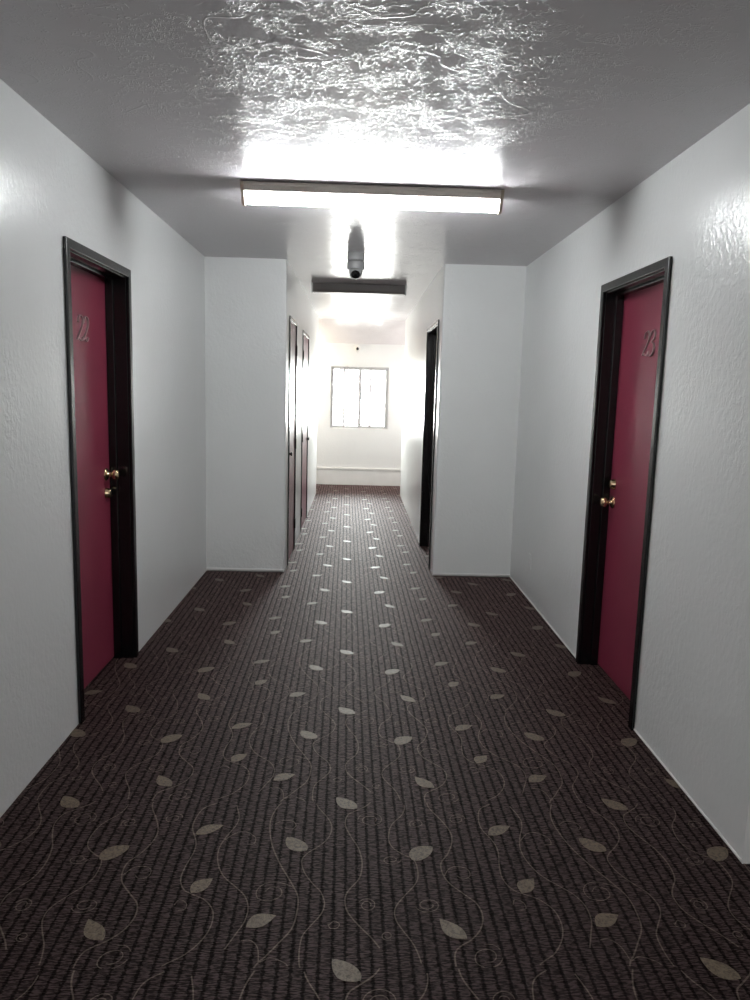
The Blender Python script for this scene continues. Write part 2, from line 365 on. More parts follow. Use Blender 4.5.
LEAVES = [(0.334, 1.9191, 2.251, 0.1079, 0.046, 0), (-0.2136, 1.9511, 0.521, 0.0942, 0.047, 0), (-0.4115, 2.1054, 0.902, 0.087, 0.046, 0), (0.2803, 2.2698, 0.765, 0.1039, 0.056, 1), (-0.137, 2.3196, 2.335, 0.1025, 0.052, 1), (-0.4404, 2.3988, 0.566, 0.104, 0.044, 0), (0.0299, 1.7688, 2.362, 0.1068, 0.052, 0.5)]
VINES = [([(-0.2098,2.5694),(-0.2199,2.5453),(-0.227,2.5243),(-0.2318,2.5051),(-0.2349,2.4869),(-0.237,2.4685),(-0.238,2.4504),(-0.2376,2.4329),(-0.2362,2.4149),(-0.234,2.3955),(-0.231,2.3741),(-0.2271,2.3514),(-0.2223,2.328),(-0.2162,2.3042),(-0.2087,2.2798),(-0.1998,2.2546),(-0.1902,2.2296),(-0.1806,2.2057),(-0.1706,2.183),(-0.16,2.161),(-0.1498,2.14),(-0.1408,2.1201),(-0.1329,2.1021),(-0.1258,2.0854),(-0.1199,2.0693),(-0.1157,2.0528),(-0.1135,2.0356),(-0.1129,2.0181),(-0.1135,2.0008),(-0.1146,1.9838),(-0.116,1.9671),(-0.118,1.9506),(-0.121,1.9344),(-0.1255,1.9189),(-0.1322,1.904),(-0.1407,1.8896),(-0.1498,1.8757),(-0.1583,1.8624),(-0.1665,1.849),(-0.1747,1.8357),(-0.1825,1.8236),(-0.189,1.8138),(-0.1938,1.8075),(-0.1973,1.804),(-0.2005,1.8006),(-0.2042,1.795),(-0.2089,1.7863),(-0.2139,1.7759)],0.00444),([(-0.2042,1.795),(-0.2055,1.8069),(-0.2073,1.8235),(-0.2097,1.8381),(-0.2125,1.8478),(-0.2159,1.8555),(-0.2203,1.8622),(-0.2262,1.8687),(-0.2331,1.8742),(-0.2401,1.8775),(-0.2478,1.8772),(-0.2557,1.8747),(-0.2612,1.8728)],0.00296),([(-0.2012,1.7949),(-0.1946,1.8),(-0.185,1.8068),(-0.175,1.8106),(-0.165,1.809),(-0.1545,1.8045),(-0.1452,1.7992),(-0.1368,1.7941),(-0.1296,1.7883),(-0.1254,1.7809)],0.00296),([(-0.0806,2.565),(-0.0749,2.5473),(-0.067,2.5294),(-0.057,2.5116),(-0.047,2.4942),(-0.0388,2.4778),(-0.0326,2.4627),(-0.0274,2.4487),(-0.0236,2.4349),(-0.0216,2.4205),(-0.0215,2.4049),(-0.023,2.3886),(-0.0261,2.3726),(-0.0305,2.3576),(-0.0365,2.344),(-0.0443,2.3311),(-0.0528,2.3192),(-0.0612,2.3081),(-0.0697,2.2983),(-0.0786,2.2897),(-0.0872,2.2814),(-0.0946,2.2725),(-0.1012,2.2634),(-0.1072,2.2542),(-0.1117,2.2443),(-0.1142,2.2328),(-0.1142,2.2191),(-0.1122,2.2039),(-0.1087,2.188),(-0.104,2.1726),(-0.0978,2.1574),(-0.0899,2.142),(-0.0815,2.1273),(-0.0738,2.1142),(-0.0668,2.1038),(-0.06,2.0952),(-0.0537,2.0868),(-0.0483,2.0769),(-0.0436,2.0645),(-0.0395,2.0508),(-0.0365,2.0368),(-0.0351,2.0237),(-0.0354,2.0118),(-0.0373,2.0005),(-0.0404,1.9893),(-0.0447,1.9778),(-0.0507,1.9657),(-0.0584,1.9532),(-0.0663,1.9409),(-0.0734,1.9292),(-0.0795,1.9189),(-0.0852,1.9097),(-0.0902,1.8997),(-0.094,1.8875),(-0.0964,1.8716),(-0.0977,1.8533),(-0.0982,1.8346),(-0.0979,1.8175),(-0.097,1.8026),(-0.0953,1.7887),(-0.0929,1.7754)],0.003848),([(-0.3708,2.5534),(-0.3647,2.5326),(-0.3563,2.5032),(-0.3509,2.4761),(-0.3503,2.4558),(-0.3526,2.4378),(-0.3567,2.4192),(-0.3631,2.3988),(-0.3713,2.3779),(-0.3785,2.3564),(-0.3843,2.3346),(-0.3891,2.3124),(-0.3914,2.2896),(-0.3908,2.2661),(-0.3877,2.242),(-0.3824,2.2185),(-0.3751,2.1954),(-0.3656,2.1729),(-0.3543,2.1521),(-0.3404,2.1338),(-0.3247,2.1172),(-0.31,2.1015),(-0.2972,2.0871),(-0.2854,2.0736),(-0.2756,2.059),(-0.2678,2.0424),(-0.262,2.0248),(-0.2583,2.0068),(-0.2572,1.9883),(-0.2583,1.9693),(-0.2611,1.9508),(-0.2661,1.933),(-0.2729,1.9157),(-0.2798,1.898),(-0.2874,1.8779),(-0.2951,1.8576),(-0.3006,1.8433)],0.003848),([(-0.4435,2.567),(-0.4589,2.5567),(-0.473,2.5466),(-0.4841,2.5349),(-0.4914,2.5212),(-0.4959,2.5063),(-0.4987,2.4908),(-0.5009,2.4751),(-0.5029,2.4596),(-0.5041,2.4438),(-0.5039,2.4274),(-0.5018,2.4102),(-0.4965,2.3912),(-0.4887,2.371),(-0.4807,2.3511),(-0.4749,2.3328),(-0.4716,2.3172),(-0.4699,2.3033),(-0.4693,2.2896),(-0.4697,2.2747),(-0.4714,2.2579),(-0.4746,2.2402),(-0.4781,2.2222),(-0.4806,2.2048),(-0.4824,2.1879),(-0.484,2.1711),(-0.4845,2.155),(-0.4835,2.1399),(-0.4806,2.1257),(-0.4761,2.1122),(-0.4705,2.1),(-0.4642,2.0896),(-0.4571,2.0817),(-0.4491,2.0757),(-0.4405,2.0706),(-0.4315,2.0652),(-0.4219,2.0597),(-0.4117,2.0548),(-0.4014,2.0491),(-0.3919,2.0416),(-0.3826,2.0319),(-0.3736,2.0207),(-0.3656,2.0083),(-0.3595,1.9952),(-0.3556,1.981),(-0.3535,1.9658),(-0.3528,1.9502),(-0.3533,1.9351),(-0.3551,1.9206),(-0.3581,1.9063),(-0.3625,1.8922),(-0.3681,1.8783),(-0.3754,1.864),(-0.3843,1.8495),(-0.394,1.8358),(-0.4039,1.8237),(-0.4142,1.8141),(-0.4252,1.8061),(-0.4362,1.7989),(-0.4463,1.7913),(-0.4561,1.7826)],0.003848),([(-0.3838,2.3335),(-0.3752,2.3467),(-0.3628,2.3649),(-0.3502,2.3791),(-0.3386,2.3861),(-0.3269,2.3891),(-0.3151,2.3876),(-0.3019,2.3802),(-0.2887,2.3685),(-0.2795,2.3561),(-0.2762,2.3428),(-0.2769,2.3289),(-0.28,2.3191),(-0.2866,2.3161),(-0.2955,2.3172),(-0.302,2.3184)],0.00296),([(-0.1262,2.0869),(-0.1284,2.0907),(-0.1321,2.0961),(-0.139,2.1021),(-0.1511,2.1097),(-0.1666,2.1178),(-0.1817,2.1227),(-0.196,2.1229),(-0.21,2.1198),(-0.2218,2.1143),(-0.2311,2.1059),(-0.2383,2.095),(-0.2423,2.0835),(-0.2429,2.0709),(-0.2405,2.0577),(-0.2348,2.0474),(-0.2244,2.0411),(-0.2108,2.0378),(-0.1979,2.0379),(-0.1861,2.0424),(-0.1749,2.0504),(-0.1676,2.0595),(-0.1653,2.0703),(-0.1668,2.0823),(-0.1712,2.0916),(-0.1794,2.0969),(-0.1904,2.0994),(-0.2001,2.099),(-0.207,2.0936),(-0.2126,2.0853),(-0.2163,2.0792)],0.00296),([(-0.0203,1.9345),(-0.0167,1.9396),(-0.0115,1.9464),(-0.0061,1.9503),(-0.0001,1.9487),(0.0061,1.9442),(0.0098,1.939),(0.0095,1.9332),(0.0067,1.9267),(0.0025,1.9221),(-0.0034,1.9203),(-0.0107,1.9204),(-0.0165,1.9224),(-0.0196,1.9275),(-0.0212,1.9344),(-0.0222,1.9395)],0.00296),([(-0.2194,2.4353),(-0.2128,2.4418),(-0.2033,2.4508),(-0.1931,2.4569),(-0.1819,2.4582),(-0.17,2.4566),(-0.1602,2.4524),(-0.1532,2.4449),(-0.1483,2.4348),(-0.1465,2.4253),(-0.1489,2.4164),(-0.1543,2.4081),(-0.1608,2.4034),(-0.169,2.4052),(-0.1782,2.4106),(-0.1847,2.4148)],0.00296),([(-0.4762,2.0188),(-0.474,2.0261),(-0.4706,2.0359),(-0.4659,2.0416),(-0.4584,2.04),(-0.4496,2.0343),(-0.4431,2.0273),(-0.4402,2.0187),(-0.4397,2.0089),(-0.4414,2.0013),(-0.4467,1.9977),(-0.4541,1.9963),(-0.4595,1.9955)],0.00296),([(0.1185,2.5762),(0.1125,2.5658),(0.1053,2.5558),(0.0963,2.5462),(0.0856,2.5371),(0.0747,2.5285),(0.0648,2.5203),(0.056,2.5135),(0.0476,2.5076),(0.0402,2.5009),(0.0344,2.4918),(0.03,2.4792),(0.0269,2.4644),(0.0253,2.4482),(0.0256,2.4319),(0.0282,2.4152),(0.033,2.3976),(0.0388,2.3799),(0.0446,2.3626),(0.0508,2.3461),(0.0577,2.3301),(0.0643,2.3137),(0.0697,2.2963),(0.0739,2.2773),(0.0773,2.2572),(0.0797,2.2369),(0.0806,2.2171),(0.08,2.1975),(0.0781,2.1779),(0.075,2.1591),(0.0706,2.1422),(0.0642,2.1276),(0.056,2.1147),(0.0477,2.1029),(0.0409,2.0916),(0.0357,2.0815),(0.0315,2.0726),(0.0283,2.0635),(0.0263,2.0528),(0.0255,2.04),(0.0258,2.0257),(0.0274,2.011),(0.0306,1.9968),(0.0354,1.9834),(0.0419,1.9702),(0.0495,1.957),(0.0578,1.9434),(0.0676,1.9287),(0.0787,1.9133),(0.0897,1.8983),(0.099,1.8848),(0.1065,1.8725),(0.1128,1.861),(0.1179,1.8513),(0.1215,1.8445)],0.00444),([(0.2423,2.5579),(0.2421,2.5406),(0.2401,2.5259),(0.2363,2.512),(0.2305,2.4971),(0.2213,2.4809),(0.2092,2.4645),(0.197,2.4475),(0.1875,2.4296),(0.1814,2.4101),(0.1771,2.3893),(0.1745,2.3689),(0.1735,2.3508),(0.174,2.3355),(0.1762,2.3221),(0.1798,2.31),(0.1847,2.2987),(0.1914,2.2883),(0.1997,2.279),(0.2086,2.2704),(0.2172,2.2622),(0.226,2.2554),(0.2351,2.2499),(0.2435,2.2434),(0.2498,2.2338),(0.2539,2.2193),(0.2562,2.2017),(0.2571,2.1833),(0.2569,2.1667),(0.2558,2.1529),(0.2537,2.1405),(0.25,2.1282),(0.2442,2.1148),(0.2352,2.0996),(0.2236,2.0833),(0.2116,2.0672),(0.2013,2.0524),(0.193,2.0396),(0.1855,2.028),(0.1793,2.017),(0.1747,2.0058),(0.1719,1.9944),(0.1708,1.9831),(0.1709,1.9719),(0.1721,1.9608),(0.1743,1.9503),(0.1778,1.9403),(0.1822,1.9297),(0.1875,1.9176),(0.1942,1.9035),(0.2021,1.8879),(0.2101,1.8716),(0.2166,1.8552),(0.2215,1.8384),(0.2255,1.8211),(0.2286,1.804),(0.2307,1.788)],0.003848),([(0.3279,2.5725),(0.3287,2.5599),(0.3311,2.5469),(0.335,2.5326),(0.3412,2.5167),(0.3494,2.4997),(0.3582,2.482),(0.366,2.4642),(0.3732,2.4459),(0.3802,2.4271),(0.3861,2.4085),(0.39,2.3908),(0.3917,2.3746),(0.3916,2.3594),(0.39,2.3444),(0.3872,2.3289),(0.3827,2.3122),(0.3766,2.2948),(0.3699,2.2781),(0.3633,2.2632),(0.3565,2.251),(0.3492,2.2408),(0.3426,2.231),(0.3377,2.2206),(0.3348,2.209),(0.3334,2.1972),(0.3332,2.185),(0.334,2.1726),(0.3357,2.1599),(0.3383,2.147),(0.3424,2.1338),(0.3483,2.1204),(0.357,2.1064),(0.3679,2.0919),(0.3793,2.0778),(0.3895,2.0648),(0.3984,2.0537),(0.4068,2.0439),(0.4142,2.0342),(0.42,2.0234),(0.4242,2.0112),(0.427,1.9982),(0.4284,1.9847),(0.4282,1.9713),(0.4264,1.9575),(0.423,1.9432),(0.4182,1.9293),(0.4125,1.9165),(0.4053,1.9048),(0.3968,1.8938),(0.3877,1.8838),(0.3789,1.8749),(0.3702,1.8676),(0.3613,1.8616),(0.3528,1.8562),(0.3456,1.8504),(0.3396,1.8448),(0.3346,1.8395),(0.3305,1.8335),(0.3272,1.8257),(0.3247,1.8154),(0.323,1.8033),(0.3223,1.7904),(0.3226,1.7777)],0.00444),([(0.3397,2.1535),(0.3439,2.1627),(0.3499,2.1756),(0.3572,2.1863),(0.3657,2.1932),(0.3753,2.1981),(0.3854,2.1999),(0.3968,2.1981),(0.4086,2.1934),(0.4172,2.1865),(0.4215,2.1762),(0.4226,2.1639),(0.4208,2.1534),(0.4148,2.1457),(0.4059,2.14),(0.3975,2.1377),(0.3902,2.1411),(0.3835,2.1479),(0.3787,2.153)],0.00296),([(0.069,2.4603),(0.07,2.4645),(0.0715,2.4707),(0.0736,2.4774),(0.0763,2.4832),(0.0797,2.4881),(0.0839,2.4926),(0.0886,2.4967),(0.0935,2.4999),(0.0989,2.5025),(0.1048,2.5043),(0.1108,2.5054),(0.1166,2.5056),(0.1221,2.5049),(0.1276,2.5033),(0.1328,2.501),(0.1375,2.4983),(0.1417,2.4952),(0.1455,2.4915),(0.1488,2.4875),(0.1513,2.4831),(0.153,2.4784),(0.1539,2.4733),(0.1542,2.4681),(0.154,2.4631),(0.1533,2.4583),(0.152,2.4536),(0.1502,2.4492),(0.1478,2.4452),(0.1447,2.4416),(0.1409,2.4384),(0.1368,2.4356),(0.1326,2.4334),(0.1282,2.4317),(0.1236,2.4304),(0.1189,2.4297),(0.1145,2.4297),(0.1105,2.4304),(0.1066,2.4318),(0.103,2.4337),(0.0996,2.4359),(0.0964,2.4384),(0.0934,2.4414),(0.0908,2.4446),(0.0888,2.448),(0.0875,2.4516),(0.0868,2.4554),(0.0867,2.4593),(0.087,2.463),(0.0879,2.4667),(0.0893,2.4704),(0.0911,2.4739),(0.0932,2.4769),(0.0956,2.4795),(0.0983,2.4816),(0.1012,2.4834),(0.1043,2.4848),(0.1077,2.4858),(0.1113,2.4865),(0.115,2.4868),(0.1183,2.4866),(0.1214,2.4859),(0.1243,2.4847),(0.127,2.4832),(0.1293,2.4815),(0.1312,2.4795),(0.1328,2.4773),(0.1341,2.4749),(0.1351,2.4724),(0.1358,2.4697),(0.1362,2.4669),(0.1363,2.464),(0.136,2.4614),(0.135,2.4588),(0.1335,2.4562),(0.1319,2.454),(0.1309,2.4524)],0.00296),([(0.2554,2.4217),(0.2548,2.4242),(0.2538,2.4279),(0.2529,2.4319),(0.2526,2.4357),(0.2531,2.4393),(0.2539,2.443),(0.2552,2.4465),(0.2568,2.4497),(0.2589,2.4526),(0.2614,2.4553),(0.2642,2.4577),(0.267,2.4596),(0.2699,2.4609),(0.2729,2.4618),(0.276,2.4623),(0.279,2.4624),(0.2819,2.462),(0.2849,2.4611),(0.2876,2.4598),(0.29,2.4582),(0.2919,2.4564),(0.2935,2.4541),(0.2948,2.4517),(0.2958,2.4492),(0.2965,2.4465),(0.2969,2.4437),(0.297,2.4409),(0.2967,2.4381),(0.2959,2.4355),(0.2947,2.4328),(0.2932,2.4303),(0.2915,2.4282),(0.2897,2.4265),(0.2877,2.4252),(0.2856,2.4241),(0.2835,2.4233),(0.2812,2.4227),(0.2788,2.4223),(0.2765,2.4222),(0.2745,2.4224),(0.2727,2.423),(0.2712,2.424),(0.2698,2.4252),(0.2685,2.4265),(0.2673,2.4281),(0.2661,2.4299),(0.2652,2.4318),(0.2646,2.4336),(0.2645,2.4354),(0.2647,2.4371),(0.2651,2.4389),(0.2657,2.4406),(0.2665,2.4422),(0.2674,2.4439),(0.2686,2.4453),(0.2698,2.4465),(0.2713,2.4473),(0.2731,2.4478),(0.2747,2.4482),(0.2758,2.4484)],0.00296),([(0.4548,2.471),(0.4544,2.4753),(0.4536,2.48),(0.4523,2.484),(0.4503,2.4871),(0.4477,2.4899),(0.4447,2.4923),(0.4415,2.4941),(0.438,2.4955),(0.4342,2.4963),(0.4303,2.4966),(0.4265,2.4964),(0.4228,2.4954),(0.4191,2.4938),(0.4156,2.4918),(0.4124,2.4895),(0.4094,2.487),(0.4066,2.4841),(0.4041,2.4809),(0.4022,2.4777),(0.401,2.4743),(0.4002,2.4707),(0.3999,2.4671),(0.4,2.4637),(0.4006,2.4606),(0.4017,2.4577),(0.4032,2.455),(0.4049,2.4526),(0.407,2.4506),(0.4095,2.4488),(0.4121,2.4474),(0.4148,2.4465),(0.4175,2.4461),(0.4203,2.4461),(0.4231,2.4466),(0.4258,2.4474),(0.4285,2.4486),(0.4312,2.4503),(0.4338,2.4522),(0.4359,2.4542),(0.4377,2.4563),(0.4391,2.4585),(0.4402,2.4608),(0.441,2.4631),(0.4415,2.4656),(0.4417,2.4683),(0.4416,2.4708),(0.4412,2.4731),(0.4404,2.4752),(0.4392,2.4772),(0.4378,2.4789),(0.4363,2.4802),(0.4345,2.4812),(0.4324,2.4818),(0.4303,2.4822),(0.4283,2.4823),(0.4264,2.4822),(0.4246,2.4819),(0.4229,2.4813),(0.4213,2.4804),(0.4197,2.4791),(0.4183,2.4773),(0.4171,2.4757),(0.4162,2.4745)],0.00296),([(0.068,2.0313),(0.0698,2.0334),(0.0723,2.0364),(0.0752,2.0396),(0.0782,2.0421),(0.0813,2.0438),(0.0846,2.045),(0.088,2.0457),(0.0912,2.0459),(0.0944,2.0456),(0.0975,2.0447),(0.1004,2.0434),(0.1032,2.0418),(0.1058,2.0397),(0.1082,2.0372),(0.1104,2.0345),(0.112,2.0316),(0.1131,2.0288),(0.1137,2.0258),(0.1139,2.0227),(0.1139,2.0196),(0.1136,2.0163),(0.1129,2.0129),(0.112,2.0096),(0.1107,2.0067),(0.1091,2.0042),(0.1071,2.0021),(0.1049,2.0003),(0.1026,1.9988),(0.1002,1.9976),(0.0976,1.9967),(0.095,1.9961),(0.0926,1.9959),(0.0902,1.9962),(0.0879,1.9968),(0.0857,1.9978),(0.0836,1.999),(0.0816,2.0007),(0.0797,2.0027),(0.078,2.0049),(0.0767,2.0071),(0.0758,2.0093),(0.0751,2.0116),(0.0748,2.0139),(0.0748,2.0162),(0.0752,2.0185),(0.0759,2.0208),(0.0768,2.023),(0.078,2.0251),(0.0792,2.0271),(0.0808,2.0291),(0.0824,2.0308),(0.084,2.032),(0.0857,2.0328),(0.0875,2.033),(0.0893,2.0331),(0.0911,2.0329),(0.0929,2.0327),(0.0947,2.0323),(0.0965,2.0317),(0.098,2.0308),(0.0993,2.0296),(0.1004,2.0281),(0.1013,2.0264),(0.102,2.0248),(0.1025,2.0233),(0.1028,2.0218),(0.1029,2.0203),(0.1029,2.0188),(0.1025,2.0171),(0.1019,2.0154),(0.1012,2.0139),(0.1008,2.0128)],0.00296),([(0.2357,2.0069),(0.2375,2.0044),(0.2401,2.0008),(0.2432,1.9969),(0.2465,1.9938),(0.2501,1.9915),(0.254,1.9897),(0.2582,1.9883),(0.2625,1.9876),(0.2669,1.9875),(0.2715,1.988),(0.2761,1.989),(0.2805,1.9903),(0.2847,1.992),(0.2887,1.9941),(0.2925,1.9965),(0.2956,1.9991),(0.2982,2.002),(0.3002,2.0052),(0.3017,2.0086),(0.3028,2.012),(0.3033,2.0155),(0.3034,2.0192),(0.3029,2.0228),(0.302,2.026),(0.3004,2.029),(0.2983,2.0317),(0.2958,2.0341),(0.2931,2.0361),(0.2902,2.0378),(0.287,2.039),(0.2836,2.0398),(0.2802,2.0403),(0.2767,2.0404),(0.2731,2.0401),(0.2695,2.0395),(0.2662,2.0385),(0.2631,2.0373),(0.2601,2.0357),(0.2574,2.0338),(0.2551,2.0317),(0.253,2.0292),(0.2512,2.0264),(0.2498,2.0235),(0.2489,2.0208),(0.2487,2.0181),(0.249,2.0155),(0.2498,2.013),(0.2508,2.0107),(0.2521,2.0087),(0.2538,2.0068),(0.2557,2.0051),(0.2577,2.0036),(0.2597,2.0025),(0.262,2.0015),(0.2643,2.0008),(0.2666,2.0005),(0.2691,2.0005),(0.2717,2.0009),(0.2743,2.0015),(0.2767,2.0024),(0.2789,2.0035),(0.2811,2.005),(0.2831,2.0066),(0.2847,2.0083),(0.286,2.0099),(0.2869,2.0117),(0.2875,2.0135),(0.2878,2.0152),(0.2879,2.0169),(0.2876,2.0187),(0.2872,2.0202),(0.2869,2.0212)],0.00296),([(0.2079,2.2343),(0.2067,2.2319),(0.205,2.2284),(0.203,2.2246),(0.2007,2.2214),(0.1981,2.219),(0.1951,2.2168),(0.1919,2.215),(0.1886,2.2136),(0.185,2.2126),(0.1811,2.2119),(0.1772,2.2116),(0.1735,2.2118),(0.17,2.2125),(0.1666,2.2137),(0.1634,2.2153),(0.1606,2.217),(0.1581,2.219),(0.1559,2.2212),(0.154,2.2237),(0.1527,2.2261),(0.1521,2.2286),(0.1519,2.2311),(0.1522,2.2337),(0.1529,2.2361),(0.1539,2.2385),(0.1553,2.2409),(0.157,2.2431),(0.159,2.245),(0.1614,2.2466),(0.1642,2.248),(0.1672,2.2491),(0.1701,2.2499),(0.1729,2.2503),(0.1758,2.2504),(0.1785,2.2502),(0.1811,2.2497),(0.1834,2.2488),(0.1855,2.2476),(0.1874,2.2461),(0.189,2.2446),(0.1904,2.243),(0.1916,2.2412),(0.1924,2.2394),(0.1929,2.2376),(0.1929,2.2358),(0.1924,2.2339),(0.1917,2.2322),(0.1908,2.2306),(0.1898,2.2291),(0.1886,2.2278),(0.1872,2.2266),(0.1857,2.2256),(0.1841,2.2249),(0.1823,2.2243),(0.1805,2.2239),(0.1787,2.2237),(0.1768,2.2238),(0.1748,2.2242),(0.173,2.2246),(0.1717,2.2248)],0.00296),([(0.1539,1.8761),(0.1521,1.8756),(0.1494,1.8749),(0.1465,1.8744),(0.1439,1.8742),(0.1417,1.8746),(0.1396,1.8753),(0.1376,1.8762),(0.1359,1.8773),(0.1344,1.8785),(0.133,1.88),(0.1319,1.8816),(0.131,1.8834),(0.1304,1.8855),(0.1301,1.8878),(0.13,1.8902),(0.1301,1.8924),(0.1306,1.8943),(0.1312,1.8961),(0.1321,1.8978),(0.1332,1.8993),(0.1345,1.9008),(0.136,1.9022),(0.1376,1.9034),(0.1393,1.9043),(0.141,1.9049),(0.1428,1.9053),(0.1446,1.9054),(0.1463,1.9052),(0.1479,1.9045),(0.1495,1.9035),(0.151,1.9023),(0.1522,1.9011),(0.1533,1.8999),(0.1541,1.8987),(0.1547,1.8974),(0.1552,1.896),(0.1554,1.8946),(0.1555,1.893),(0.1554,1.8915),(0.1551,1.89),(0.1546,1.8887),(0.1539,1.8873),(0.153,1.8861),(0.152,1.8851),(0.1509,1.8843),(0.1496,1.8838),(0.1483,1.8834),(0.147,1.8832),(0.1457,1.883),(0.1444,1.8829),(0.1431,1.8829),(0.142,1.8832),(0.1411,1.8838),(0.1403,1.8846),(0.1396,1.8854),(0.139,1.8863),(0.1386,1.8871),(0.1384,1.888),(0.1382,1.8887),(0.1381,1.8893)],0.00296),([(0.4107,1.8585),(0.4154,1.8584),(0.4222,1.8583),(0.4295,1.8577),(0.4357,1.8562),(0.4405,1.8534),(0.4448,1.8498),(0.4485,1.8455),(0.4514,1.8409),(0.4537,1.8359)],0.00296),([(0.4538,1.8076),(0.4516,1.8021),(0.4488,1.797),(0.4455,1.7922),(0.4416,1.7876),(0.4372,1.7836),(0.4326,1.7802),(0.4276,1.7776),(0.4222,1.7756)],0.00296),([(0.3976,1.7751),(0.3936,1.7767),(0.3897,1.7788),(0.3862,1.7815),(0.3831,1.7845),(0.3807,1.7879),(0.3791,1.7917),(0.3781,1.796),(0.3778,1.8005),(0.3779,1.805),(0.3787,1.8095),(0.3801,1.8142),(0.3819,1.8188),(0.3842,1.8229),(0.3869,1.8264),(0.3902,1.8296),(0.3937,1.8324),(0.3974,1.8347),(0.4012,1.8366),(0.4053,1.838),(0.4095,1.839),(0.4134,1.8395),(0.4172,1.8394),(0.4209,1.8388),(0.4243,1.8377),(0.4274,1.8363),(0.4301,1.8343),(0.4326,1.8318),(0.4347,1.8291),(0.4362,1.8262),(0.4372,1.8231),(0.4375,1.8198),(0.4375,1.8164),(0.4371,1.8131),(0.4363,1.81),(0.4352,1.8069),(0.4337,1.8039),(0.4319,1.8012),(0.4297,1.7988),(0.4272,1.7967),(0.4245,1.7948),(0.4218,1.7934),(0.419,1.7924),(0.4162,1.7918),(0.4134,1.7915),(0.4108,1.7915),(0.4082,1.7918),(0.4056,1.7924),(0.4034,1.7932),(0.4018,1.7936)],0.00296)]

bm = bmesh.new()
add_box(bm, XL-T, 2.8, YB-.18, YL+.16, -.1, 0, 0)
add_box(bm, -CE-.18, CE+.18, YL+.16, YF+.18, -.1, 0, 0)
def leaf(bm, cx, cy, ang, L, W, round_):
    """pointed oval; round_ blunts the base"""
    n = 12; up = []; lo = []
    for i in range(n+1):
        t = i/n
        w = math.sin(PI*t**(.85)) ** (1.0 - .35*round_) * W/2
        x = (t-.5)*L; bend = .06*L*math.sin(PI*t)
        up.append((x, w+bend)); lo.append((x, -w+bend))
    poly = up + lo[::-1][1:-1]
    vs = []
    for x, y in poly:
        X = cx + x*math.cos(ang) - y*math.sin(ang); Y = cy + x*math.sin(ang) + y*math.cos(ang)
        X, Y = pat(X, Y); vs.append(bm.verts.new((X, Y, .0012)))
    # fan of quads between the two edges
    N = len(poly)
    for i in range(n):
        a, b = i, i+1
        c, d = (N-i-1) if i+1 < n else None, (N-i) % N
        q = [vs[a], vs[b]] + ([vs[c]] if c is not None and c != b else []) + ([vs[d]] if d != a else [])
        q2 = []
        for v in q:
            if v not in q2: q2.append(v)
        if len(q2) >= 3: bm.faces.new(q2).material_index = 2
def ribbon(bm, pts, w):
    prev = None
    for i, p in enumerate(pts):
        a = pts[max(i-1, 0)]; b = pts[min(i+1, len(pts)-1)]
        d = Vector((b[0]-a[0], b[1]-a[1])); 
        if d.length < 1e-9: continue
        n = Vector((-d.y, d.x)).normalized()*w/2
        P, Q = pat(p[0]+n.x, p[1]+n.y), pat(p[0]-n.x, p[1]-n.y)
        cur = (bm.verts.new((*P, .0007)), bm.verts.new((*Q, .0007)))
        if prev: bm.faces.new((prev[0], prev[1], cur[1], cur[0])).material_index = 1
        prev = cur
for i in range(-3, 4):
    for j in range(-3, 15):
        ox, oy = i*PX, j*PY
        for (x, y, a, L, W, r) in LEAVES:
            X, Y = pat(x+ox, y+oy)
            if visible(X, Y): leaf(bm, x+ox, y+oy, a, L, W*1.14, r)
        if j > 9: continue
        for pl, w in VINES:
            run = []
            for (x, y) in pl + [(None, None)]:
                ok = x is not None and visible(*pat(x+ox, y+oy))
                if ok: run.append((x+ox, y+oy))
                if not ok:
                    if len(run) > 1: ribbon(bm, run, w)
                    run = []
struct('floor', bm, [M_CARPET, M_VINE, M_LEAF], 'dark brown ribbed carpet patterned with beige leaves and vines', 'floor')

# ------------------------------------------------------------------ baseboards
def baseboard(name, boxes, label, bev=.004):
    bm = bmesh.new()
    for b in boxes: add_box(bm, *b)
    struct(name, bm, M_TRIM, label, 'baseboard', bevel=bev)
baseboard('baseboard_left', [(XL, CL-.004, YL-.010, YL, .008, .026)], 'thin white base strip under the left return wall')
baseboard('baseboard_back', [(CR+.004, XR, YR-.010, YR, .008, .026)], 'thin white base strip under the right return wall')
baseboard('baseboard_right', [(XR-.006, XR, YC, D_R[0]-.001, 0.005, .014), (XR-.006, XR, D_R[1]+.001, YR-.011, 0.005, .014)], 'thin white base strip along the right hall wall')
bm = bmesh.new()
add_box(bm, -CE, CE, YF-.022, YF, 0, .245); add_box(bm, -CE, CE, YF-.034, YF, .245, .278)
struct('baseboard_far', bm, M_TRIM, 'tall white baseboard with a cap under the far window', 'baseboard', bevel=.004)

